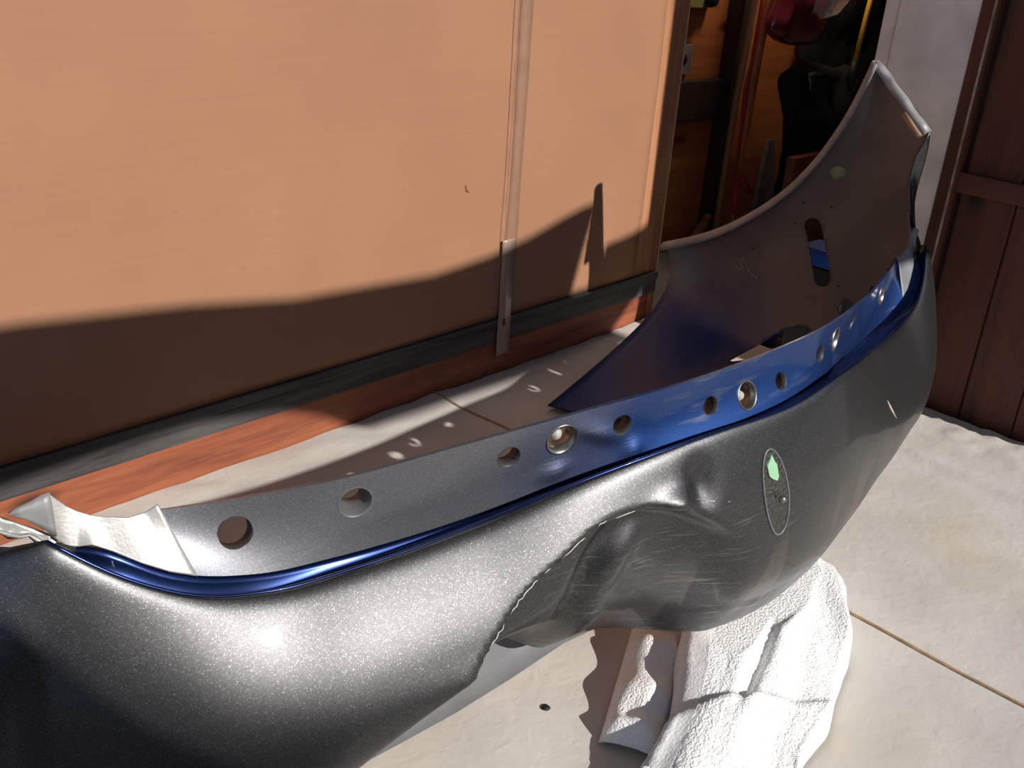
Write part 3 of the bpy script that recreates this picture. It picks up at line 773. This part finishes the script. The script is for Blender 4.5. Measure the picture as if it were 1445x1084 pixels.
add_tube(bm, pts, 0.0014, 6, False)
bm_obj('scar_rim', bm, simple('faded_paint_ring', (0.17, 0.168, 0.172), 0.45, 0.3, 0.2, 80), sc_, True).location = (0, 0, 0)
gpts = [(-.55, .42), (-.60, .66), (-.30, .80), (-.12, .93), (.08, .76), (.20, .72), (.22, .44), (.05, .33), (-.30, .36)]
bm = bmesh.new(); aa = [bm.verts.new(oval(u_, v_, .0028)) for u_, v_ in gpts]; bb = [bm.verts.new(oval(u_, v_, .0008)) for u_, v_ in gpts]
bm.faces.new(aa)
for i in range(len(aa)): bm.faces.new((aa[i], aa[(i + 1) % len(aa)], bb[(i + 1) % len(aa)], bb[i]))
o = bm_obj('foam_pad', bm, MAT['green'], sc_); o.location = (0, 0, 0); o['label'] = 'pale green foam pad'
bm = bmesh.new(); pc = oval(.32, -.12, .002)
lathe(bm, [(0.0, 0.0045), (0.003, 0.004), (0.0042, 0.0015), (0.0045, -0.001)], pc, (0, -1, .2), 14)
o = bm_obj('stud', bm, MAT['steel'], sc_, True); o.location = (0, 0, 0)
bm = bmesh.new(); pc = oval(-.10, -.02, .001)
lathe(bm, [(0.0, 0.001), (0.0035, 0.001), (0.0038, -0.001)], pc, (0, -1, .2), 14)
o = bm_obj('stud_hole', bm, MAT['dark'], sc_, True); o.location = (0, 0, 0)
# sticker, scratched letters inside the far wing
bm = bmesh.new(); hh = TREE.ray_cast(Vector((0.3, .396, .546)), Vector((1, 0, 0))); sn = hh[1] if hh[1].x < 0 else -hh[1]; c = hh[0] + sn * 0.0042
lathe(bm, [(0.0, 0.0012), (0.0155, 0.0012), (0.0158, 0.0)], c, sn, 24)
o = bm_obj('round_sticker', bm, MAT['sticker'], bump_e, True); o['label'] = 'yellowed round sticker'
def stroke(bm, pts, r=0.0011):
    P = [Vector((inner_x(y_, z_) - .0006, y_, z_)) for y_, z_ in pts]; add_tube(bm, P, r, 5)
bm = bmesh.new()
S0 = (.603, .286)
def L(u_, v_):   # letter plane: u along the writing, v up
    return (S0[0] - 0.060 * u_ - 0.004 * v_, S0[1] - 0.030 * u_ + 0.030 * v_)
stroke(bm, [L(.42, .92), L(.22, 1.0), L(.05, .80), L(.20, .58), L(.36, .40), L(.22, .12), L(.0, .16)])
stroke(bm, [L(.58, 1.0), L(.56, .1)]); stroke(bm, [L(.98, 1.05), L(.96, .1)]); stroke(bm, [L(.52, .52), L(1.06, .58)])
bm_obj('scratched_letters', bm, MAT['chalk'], bump_e, True)
bm = bmesh.new()
stroke(bm, [(.590, .262), (.575, .246), (.560, .238)], .0007); stroke(bm, [(.575, .262), (.560, .250)], .0007)
bm_obj('faint_scratches', bm, simple('faint_scratch', (0.20, 0.17, 0.155), 0.9), bump_e, True)
for yy, zz in ((.455, .47), (.40, .47), (.47, .42), (.35, .31), (.56, .34)):
    bm = bmesh.new(); c = Vector((inner_x(yy, zz) - .0006, yy, zz))
    lathe(bm, [(0.0, 0.0006), (0.0022, 0.0006), (0.0024, 0)], c, (-1, 0, 0), 10); bm_obj('pin_hole', bm, MAT['dark'], bump_e, True)
# paint chips and long scratches on the outside
def chips(name, pts, r, material, lab=None):
    bm = bmesh.new(); P = [Vector((x_, outer_y(x_, z_) - .0003, z_)) for x_, z_ in pts]
    rr = [r * (0.35 if i in (0, len(P) - 1) else 1) for i in range(len(P))]
    add_tube(bm, P, rr, 5); o = bm_obj(name, bm, material, bump_e, True)
    if lab: o['label'] = lab
MAT['chip'] = simple('bare_chipped_edge', (0.60, 0.56, 0.50), 0.6, 0, 0.5, 300)
def cz_(x): return crease_z(x)
for a_, b_ in ((-446, -424), (-418, -380), (-374, -362), (-350, -318), (-306, -292)):
    chips('crease_chip', [(x_ / 1000, cz_(x_ / 1000) + .0015 * mnoise.noise(Vector((x_ * .2, 0, 0)))) for x_ in range(a_, b_, 4)], .0006, MAT['chip'], 'chipped paint along the crease')
chips('crease_chip', [(x_ / 1000, cz_(x_ / 1000) - .003 + .002 * mnoise.noise(Vector((x_ * .3, 2, 0)))) for x_ in range(-282, -255, 4)], .0006, MAT['chip'])
chips('scratch', [(.37, .345), (.40, .318), (.43, .295)], .0016, MAT['chip'], 'short pale scratch near the far corner')
chips('scratch', [(-.17, .392), (-.150, .386), (-.125, .380)], .0006, MAT['chip'])

# ------------------------------------------------------------------ white towel wedged under the bumper
def towel():
    t = thing('towel', 'crumpled white terry towel bunched under the bumper', 'towel', (0.08, -0.06, 0.0))
    A = Vector((0.295, 0.058)); B = Vector((-0.240, -0.200)); ax = (B - A).normalized(); ac = Vector((-ax.y, ax.x))     # ac points right/front
    if ac.dot(Vector((1, -1))) < 0: ac = -ac
    Ln = (B - A).length; nu_, nv_ = 130, 90; v = []
    def hgt(u, w):
        e = min(1.0, (1 - abs(w)) / 0.10); e = math.sqrt(max(0, 1 - (1 - e) ** 2)) if e < 1 else 1.0
        eu = sstep(0.0, 0.07, u) * (1 - sstep(0.955, 1.0, u))
        base = 0.108 - 0.085 * sstep(0.10, 1.05, u) - 0.018 * w - 0.02 * (1 - sstep(0, .2, u))
        fold = 0.016 * math.sin(3.4 * w + 1.2 + 1.6 * u + 0.8 * mnoise.noise(Vector((u * 2, w * 2, 0)))) 
        fold += -0.018 * math.exp(-((w - 0.10 + 0.5 * (u - .4)) / 0.10) ** 2) * sstep(.05, .3, u) * (1 - sstep(.62, .78, u))
        fold += 0.014 * sstep(0.66, 0.70, u + 0.12 * w) * (1 - sstep(.74, .95, u))          # turned-over edge
        fold += 0.008 * mnoise.noise(Vector((u * 5, w * 3, 3)))
        fine = 0.0016 * mnoise.noise(Vector((u * 60, w * 32, 1))) + 0.0012 * mnoise.noise(Vector((u * 130, w * 70, 2)))
        return max(0.010, (base + fold + fine) * e * (0.15 + 0.85 * eu) + 0.010)
    for i in range(nu_):
        u = i / (nu_ - 1)
        half = 0.105 + 0.020 * math.sin(u * 5.0 + 0.6) + 0.010 * mnoise.noise(Vector((u * 6, 0, 0)))
        half *= 0.80 + 0.25 * sstep(0, .35, u)
        cen = A + (B - A) * u + ac * (0.020 * math.sin(u * 3.0))
        for j in range(nv_):
            w_ = -1 + 2 * j / (nv_ - 1)
            p = cen + ac * (w_ * half * (1 + 0.05 * mnoise.noise(Vector((u * 9, w_ * 2, 7)))))
            hh_ = hgt(u, w_) + .006
            if p.y > -.12: hh_ = min(hh_, .098 + .03 * sstep(-.085, -.12, p.y))
            v.append((p.x, p.y, hh_))
    o = mesh_obj('terry_body', v, grid_faces(nu_, nv_), MAT['towel'], t)
    # flat woven border strip along the left edge
    v = []; n = 60
    for i in range(n):
        u = 0.30 + 0.62 * i / (n - 1)
        half = 0.105 + 0.020 * math.sin(u * 5.0 + 0.6) + 0.010 * mnoise.noise(Vector((u * 6, 0, 0))); half *= 0.80 + 0.25 * sstep(0, .35, u)
        cen = A + (B - A) * u + ac * (0.020 * math.sin(u * 3.0))
        for j, w_ in enumerate((-.99, -.90, -.80, -.70, -.60)):
            p = cen + ac * (w_ * half); v.append((p.x, p.y, min(hgt(u, w_) + 0.0085, .1005 + .03 * sstep(-.085, -.12, p.y))))
    mesh_obj('woven_border', v, grid_faces(n, 5), MAT['towelband'], t)
    # loose underlying fold in the shade on the left
    v = []; n = 60; m_ = 14
    for i in range(n):
        u = i / (n - 1); c = Vector((0.040, 0.070)).lerp(Vector((-0.195, -0.055)), u)
        for j in range(m_):
            s = -1 + 2 * j / (m_ - 1); d = Vector((0.47, -0.88)) * s * (0.050 - 0.012 * u)
            e = math.sqrt(max(0, 1 - s * s)) * (sstep(0, .06, u) * (1 - sstep(.93, 1, u)) * .8 + .2)
            v.append((c.x + d.x, c.y + d.y, 0.010 + e * (0.055 - 0.022 * u + 0.006 * mnoise.noise(Vector((u * 7, s * 2, 0))) + .007 * math.sin(u * 21))))
    mesh_obj('under_fold', v, grid_faces(n, m_), MAT['towel'], t)
    return t
towel()

# ------------------------------------------------------------------ clutter seen through the doorway
# switch plate and green box on the plywood
t = thing('outlet_plate', 'grey metal outlet plate on the plywood beside the pine stile', 'outlet', (1.575, 1.355, 0.575))
box('plate', (1.535, 1.345, 0.578), (1.620, 1.358, 0.668), simple('dull_zinc', (0.30, 0.29, 0.28), 0.5, 0.5, 0.3, 40), t, 0.003)
bm = bmesh.new(); lathe(bm, [(0.0, 0.004), (0.016, 0.004), (0.018, 0.0)], (1.578, 1.345, 0.624), (0, -1, 0), 18)
bm_obj('socket', bm, MAT['dark'], t, True)
t = thing('green_box', 'green junction box high on the plywood at the top of the picture', 'box', (1.61, 1.33, 0.775))
box('housing', (1.54, 1.318, 0.776), (1.688, 1.358, 0.90), simple('olive_paint', (0.20, 0.20, 0.06), 0.6, 0, 0.3, 20), t, 0.004)
bm = bmesh.new(); lathe(bm, [(0.0, 0.016), (0.024, 0.016), (0.028, 0.0)], (1.640, 1.318, 0.805), (0, -1, 0), 18)
bm_obj('knob', bm, MAT['dark'], t, True)
# tan rod with red cable and clamps
tag(tube('wooden_rod', [(1.80, 1.26, 1.05), (1.795, 1.262, 0.80), (1.775, 1.265, 0.50), (1.775, 1.27, 0.03)], .011, wood('tan_rod', (0.30, 0.15, 0.07), (0.52, 0.30, 0.15), 'z', 4), None, 10),
    'thin tan wooden rod leaning on the dark stud', 'rod')
t = thing('jumper_cable', 'orange and red jumper cable hanging with two red clamps', 'cable', (1.84, 1.20, 0.14))
MAT['orange'] = simple('orange_rubber', (0.55, 0.17, 0.06), 0.45, 0, 0.3, 20)
MAT['redp'] = simple('red_rubber', (0.42, 0.030, 0.035), 0.4, 0, 0.2, 20)
tube('thick_lead', [(1.80, 1.20, 1.05), (1.775, 1.20, 0.82), (1.758, 1.20, 0.66), (1.745, 1.20, 0.55), (1.752, 1.20, 0.42), (1.752, 1.20, .33), (1.757, 1.20, .255)], [.013, .014, .016, .021, .015, .008, .006], MAT['orange'], t, 10)
tube('thin_lead', [(1.735, 1.19, 1.05), (1.722, 1.19, .82), (1.716, 1.19, .60), (1.718, 1.19, .42), (1.724, 1.19, .27)], .005, MAT['redp'], t, 8)
for (a, b, c_) in (((1.735, 1.185, .262), (1.733, 1.185, .218), (1.738, 1.185, .155)), ((1.752, 1.185, .268), (1.778, 1.185, .245), (1.812, 1.185, .215))):
    cl = tube('clamp', [a, b, c_], [.010, .013, .009], MAT['redp'], t, 8)
    d = Vector(c_) - Vector(b)
    o = tube('jaw', [Vector(c_), Vector(c_) + d * 0.55], [.008, .005], simple('copper_jaw', (0.35, 0.30, 0.27), 0.4, 0.8), cl, 6); o.location = (0, 0, 0)
# red plastic bag with a clear bag in its mouth
def blob(name, outline, y0, depth, material, parent, lump=0.02, n=14, seed=0):
    """pillow-shaped soft body over an (x, z) outline"""
    cx_ = sum(p[0] for p in outline) / len(outline); cz_2 = sum(p[1] for p in outline) / len(outline)
    # dense outline
    P = []
    for i in range(len(outline)):
        a, b = outline[i], outline[(i + 1) % len(outline)]
        for q in range(5): P.append((a[0] + (b[0] - a[0]) * q / 5, a[1] + (b[1] - a[1]) * q / 5))
    for _ in range(2): P = [((P[i - 1][0] + 2 * P[i][0] + P[(i + 1) % len(P)][0]) / 4, (P[i - 1][1] + 2 * P[i][1] + P[(i + 1) % len(P)][1]) / 4) for i in range(len(P))]
    v = []; f = []; m_ = len(P)
    for sgn in (-1, 1):
        for r_ in range(n):
            rr = 1 - r_ / n
            for (x_, z_) in P:
                X = cx_ + (x_ - cx_) * rr; Z = cz_2 + (z_ - cz_2) * rr
                d = depth * math.sqrt(max(0, 1 - rr * rr)) + (lump * mnoise.noise(Vector((X * 11 + seed, Z * 7, seed))) + lump * .5 * mnoise.noise(Vector((X * 30, Z * 12, seed + 3)))) * sstep(1.0, 0.8, rr)
                v.append((X, y0 + sgn * d, Z))
        off = 0 if sgn < 0 else n * m_
        for r_ in range(n - 1):
            for k_ in range(m_): f.append((off + r_ * m_ + k_, off + r_ * m_ + (k_ + 1) % m_, off + (r_ + 1) * m_ + (k_ + 1) % m_, off + (r_ + 1) * m_ + k_))
        v.append((cx_, y0 + sgn * depth, cz_2)); c_i = len(v) - 1
        if sgn < 0:
            # keep index layout simple: centre vertex is appended after both halves
            v.pop(); cen1 = (cx_, y0 - depth, cz_2)
        else:
            v.pop(); cen2 = (cx_, y0 + depth, cz_2)
    v.append(cen1); v.append(cen2); i1, i2 = len(v) - 2, len(v) - 1
    for k_ in range(m_):
        f.append(((n - 1) * m_ + k_, (n - 1) * m_ + (k_ + 1) % m_, i1)); f.append((n * m_ + (n - 1) * m_ + k_, n * m_ + (n - 1) * m_ + (k_ + 1) % m_, i2))
    o = mesh_obj(name, v, f, material, parent)
    bmx = bmesh.new(); bmx.from_mesh(o.data); bmesh.ops.remove_doubles(bmx, verts=bmx.verts, dist=1e-5); bmesh.ops.recalc_face_normals(bmx, faces=bmx.faces); bmx.to_mesh(o.data); bmx.free()
    return o
def P11(pts): return pts
t = thing('plastic_bag', 'dark red plastic bag hanging from the wall with a clear bag in it', 'bag', (1.85, 1.15, 0.69))
MAT['redbag'] = simple('dark_red_film', (0.16, 0.018, 0.028), 0.22, 0, 0.4, 12, 0.5, 18, 0.6)
blob('bag_body', [(1.655, .735), (1.70, .705), (1.80, .685), (1.93, .685), (1.985, .70), (1.965, .80), (1.93, .95), (1.84, 1.0), (1.76, .98), (1.70, .84)], 1.12, .045, MAT['redbag'], t, .03, 12, 2)
mm, nt, b = mat('clear_film'); b.inputs['Base Color'].default_value = (0.92, 0.93, 0.94, 1); b.inputs['Roughness'].default_value = 0.12; b.inputs['Transmission Weight'].default_value = 0.75; b.inputs['IOR'].default_value = 1.2
nz = N(nt, 'ShaderNodeTexNoise', Scale=26.0, Detail=4.0); nt.links.new(coords(nt), nz.inputs['Vector']); bump(nt, b, nz.outputs['Fac'], 1.0, 0.02)
blob('clear_bag', [(1.80, .80), (1.85, .765), (1.92, .775), (1.97, .82), (1.965, .92), (1.90, .97), (1.82, .93)], 1.06, .035, mm, t, .02, 10, 5)
tube('bag_handle', [(1.76, 1.14, .96), (1.80, 1.16, 1.12), (1.86, 1.18, 1.30), (1.86, 1.35, 1.34)], .006, MAT['redbag'], t, 6)
# yellow handled tool
t = thing('yellow_tool', 'yellow stick with a black and silver end hanging in the dark corner', 'tool', (2.10, 1.10, 0.55))
tube('shaft', [(2.135, 1.05, 1.10), (2.110, 1.05, .83), (2.087, 1.05, .640)], .0085, simple('yellow_fibreglass', (0.75, 0.42, 0.03), 0.4, 0, 0.15, 20), t, 8)
tube('grip', [(2.087, 1.05, .640), (2.085, 1.05, .585), (2.095, 1.045, .55)], [.012, .016, .012], MAT['dark'], t, 8)
tube('ferrule', [(2.098, 1.04, .585), (2.092, 1.04, .548)], [.008, .007], MAT['steel'], t, 8)
# dark bags and jacket against the back
tag(blob('black_jacket', [(1.84, .60), (1.93, .64), (2.05, .62), (2.16, .60), (2.24, .62), (2.30, .40), (2.28, .12), (2.10, .06), (1.98, .10), (1.93, .25), (1.92, .42)], 1.15, .06,
    simple('black_cloth', (0.004, 0.004, 0.005), 0.85, 0, 0.4, 8, 0.5, 30), None, .05, 12, 8), 'black jacket hanging below the red bag', 'jacket')
tag(blob('black_sack', [(2.10, .70), (2.30, .95), (2.55, .98), (2.75, .80), (2.75, .40), (2.45, .20), (2.20, .38)], 1.285, .045,
    simple('black_sacking', (0.004, 0.004, 0.005), 0.7, 0, 0.4, 8, 0.5, 30), None, .05, 12, 4), 'black sack behind the yellow stick', 'sack')
t = thing('spare_buckle', 'small silver buckle strap on the black jacket', 'strap', (1.90, 1.09, .58))
tube('strap', [(1.90, 1.095, .60), (1.93, 1.09, .604), (1.96, 1.09, .600)], .0055, MAT['steel'], t, 6)
tube('strap_tail', [(1.90, 1.092, .592), (1.912, 1.090, .570), (1.918, 1.092, .55)], .0030, MAT['steel'], t, 6)
tag(box('paper_card', (2.385, 1.325, .24), (2.475, 1.332, .325), simple('old_paper', (0.62, 0.60, 0.50), 0.8), bev=0.001), 'small cream card behind the arch of the bumper', 'card')
tag(prism('grey_board', [(2.055, 1.31, .02), (2.155, 1.31, .02), (2.165, 1.31, .15), (2.115, 1.31, .34), (2.085, 1.31, .34)], (0, 1, 0), .018, simple('weathered_board', (0.26, 0.22, 0.19), 0.8, 0, 0.3, 15)), 'grey offcut standing behind the wheel arch', 'board')
tag(tube('pine_strip', [(1.585, 1.26, .008), (1.69, 1.285, .055), (1.83, 1.33, .115)], .018, wood('pine_offcut', (0.36, 0.17, 0.08), (0.56, 0.31, 0.16), 'x', 4, knots=False), None, 4), 'short pine strip lying below the clamps', 'wood')
tag(box('pine_block', (1.84, 1.22, .0), (1.98, 1.28, .085), wood('pine_block_wood', (0.34, 0.15, 0.07), (0.52, 0.27, 0.14), 'x', 4, knots=False), bev=0.004), 'short pine block under the red clamps', 'wood')
# behind the openings of the far wing
def cup(name, lab, cat, loc, prof, material, lip=None):
    t = thing(name, lab, cat, loc); bm = bmesh.new()
    lathe(bm, prof, loc, (0, 0, 1), 28); o = bm_obj('body', bm, material, t, True)
    bm = bmesh.new(); r_, h_ = max(prof, key=lambda q: q[1])
    lathe(bm, [(r_ - .003, h_ - .004), (r_ + .004, h_ - .004), (r_ + .004, h_ + .003), (r_ - .003, h_ + .003), (r_ - .003, h_ - .004)], loc, (0, 0, 1), 28)
    bm_obj('rim', bm, lip or material, t, True); return t
cup('white_bucket', 'white plastic bucket seen through the low opening of the bumper', 'bucket', (1.330, 0.700, 0.0), [(0.0, 0.002), (.055, 0.0), (.062, .10), (.060, .10), (.053, .006), (0, .006)], simple('white_plastic', (0.62, 0.62, 0.60), 0.5, 0, 0.1))
cup('blue_tub', 'small blue plastic tub on the floor in front of the white bucket', 'tub', (1.205, 0.668, 0.0), [(0.0, 0.002), (.024, 0.0), (.028, .034), (.026, .034), (.022, .006), (0, .006)], simple('blue_plastic', (0.02, 0.06, 0.42), 0.35, 0, 0.2))
tag(box('black_case', (1.060, 0.415, 0.030), (1.146, 0.545, .285), MAT['dark'], bev=0.008), 'black case standing against the white casing behind the far wing', 'case')
t = thing('blue_box', 'flat blue box lying on top of the black case', 'box', (1.10, 0.485, .286))
box('box_body', (1.062, 0.42, .2865), (1.142, 0.54, .318), simple('blue_bin_plastic', (0.012, 0.10, 0.55), 0.4, 0, 0.2), t, 0.004)
box('box_lid', (1.060, 0.418, .3185), (1.144, 0.542, .328), simple('blue_lid_plastic', (0.006, 0.05, 0.28), 0.75, 0, 0.2), t, 0.003)
tag(box('tan_stick', (1.200, 0.560, 0.0), (1.214, 0.574, .22), wood('tan_stick_wood', (0.42, 0.26, 0.12), (0.60, 0.42, 0.22), 'z', 4, knots=False), bev=0.002), 'upright tan stick beside the white bucket', 'stick')
tag(box('red_plank', (1.80, 1.03, 0.0), (2.05, 1.06, .36), MAT['rail'], bev=0.003), 'short red plank seen over the blue box through the wing slot', 'plank')

# ------------------------------------------------------------------ unseen boards added behind the camera to cast shadows
def shade(name, lab, cat, outline, y, thick, material, z_from=None):
    """board standing across the light at depth y; the outline is given where its shadow meets the depth y_t"""
    return tag(prism(name, [(px_, y, pz_) for px_, pz_ in outline], (0, -1, 0), thick, material), lab, cat)
def back(x, z, yt, y):                                    # follow the light back from (x, yt, z) to depth y
    t_ = (yt - y) / SUN.y; return (x - SUN.x * t_, z - SUN.z * t_)
yc = 0.937; yo = -1.45
yp = -1.52
card_shadow = [(-1.5, .350), (-.75, .350), (-.58, .346), (-.3, .322), (-.087, .292), (.254, .280), (.42, .296), (.55, .322), (.65, .350), (.72, .368), (.775, .376), (.745, .27), (.710, .150),
        (.80, .150), (.828, .262), (.92, .275), (.985, .29), (1.035, .32), (1.06, .40), (1.09, .55), (1.25, .60), (1.25, .14), (1.0, .125), (.90, .03), (.88, -.02), (.06, -.02), (-.02, .04), (-.12, .078), (-.3, .105), (-.5, .098), (-1.5, .04)]
hb = shade('shadow_board', 'unseen board added and cut to cast the shadow on the cardboard', 'board', [back(x_, z_, yc, yo) for x_, z_ in card_shadow], yo, .018, MAT['stud'])  # added light blocker, outline traced back from the cardboard shadow
for x_ in (-1.05, 1.62):
    zt = 1.55
    o = tube('hanger', [(x_, yo - .009, zt), (x_, yo - .009, 2.76)], .002, MAT['steel'], hb, 5); o.location = (0, 0, 0)  # wires carrying the added board
face_shadow = [(-.880, .175, .500), (-.834, .135, .427), (-.820, .117, .406), (-.783, .080, .347), (-.752, .053, .307), (-.717, .029, .275), (-.64, .0, .20)]
lp = [back(x_, z_, y_, yp) for x_, y_, z_ in face_shadow]
shade('corner_shadow_board', 'unseen board added to shade the near lower face of the bumper', 'board', lp + [(lp[-1][0] + .03, 0.016), (-2.0, 0.016), (-2.0, lp[0][1] + .02)], yp, .018, MAT['stud'])  # added light blocker, darkens the near lower bumper face
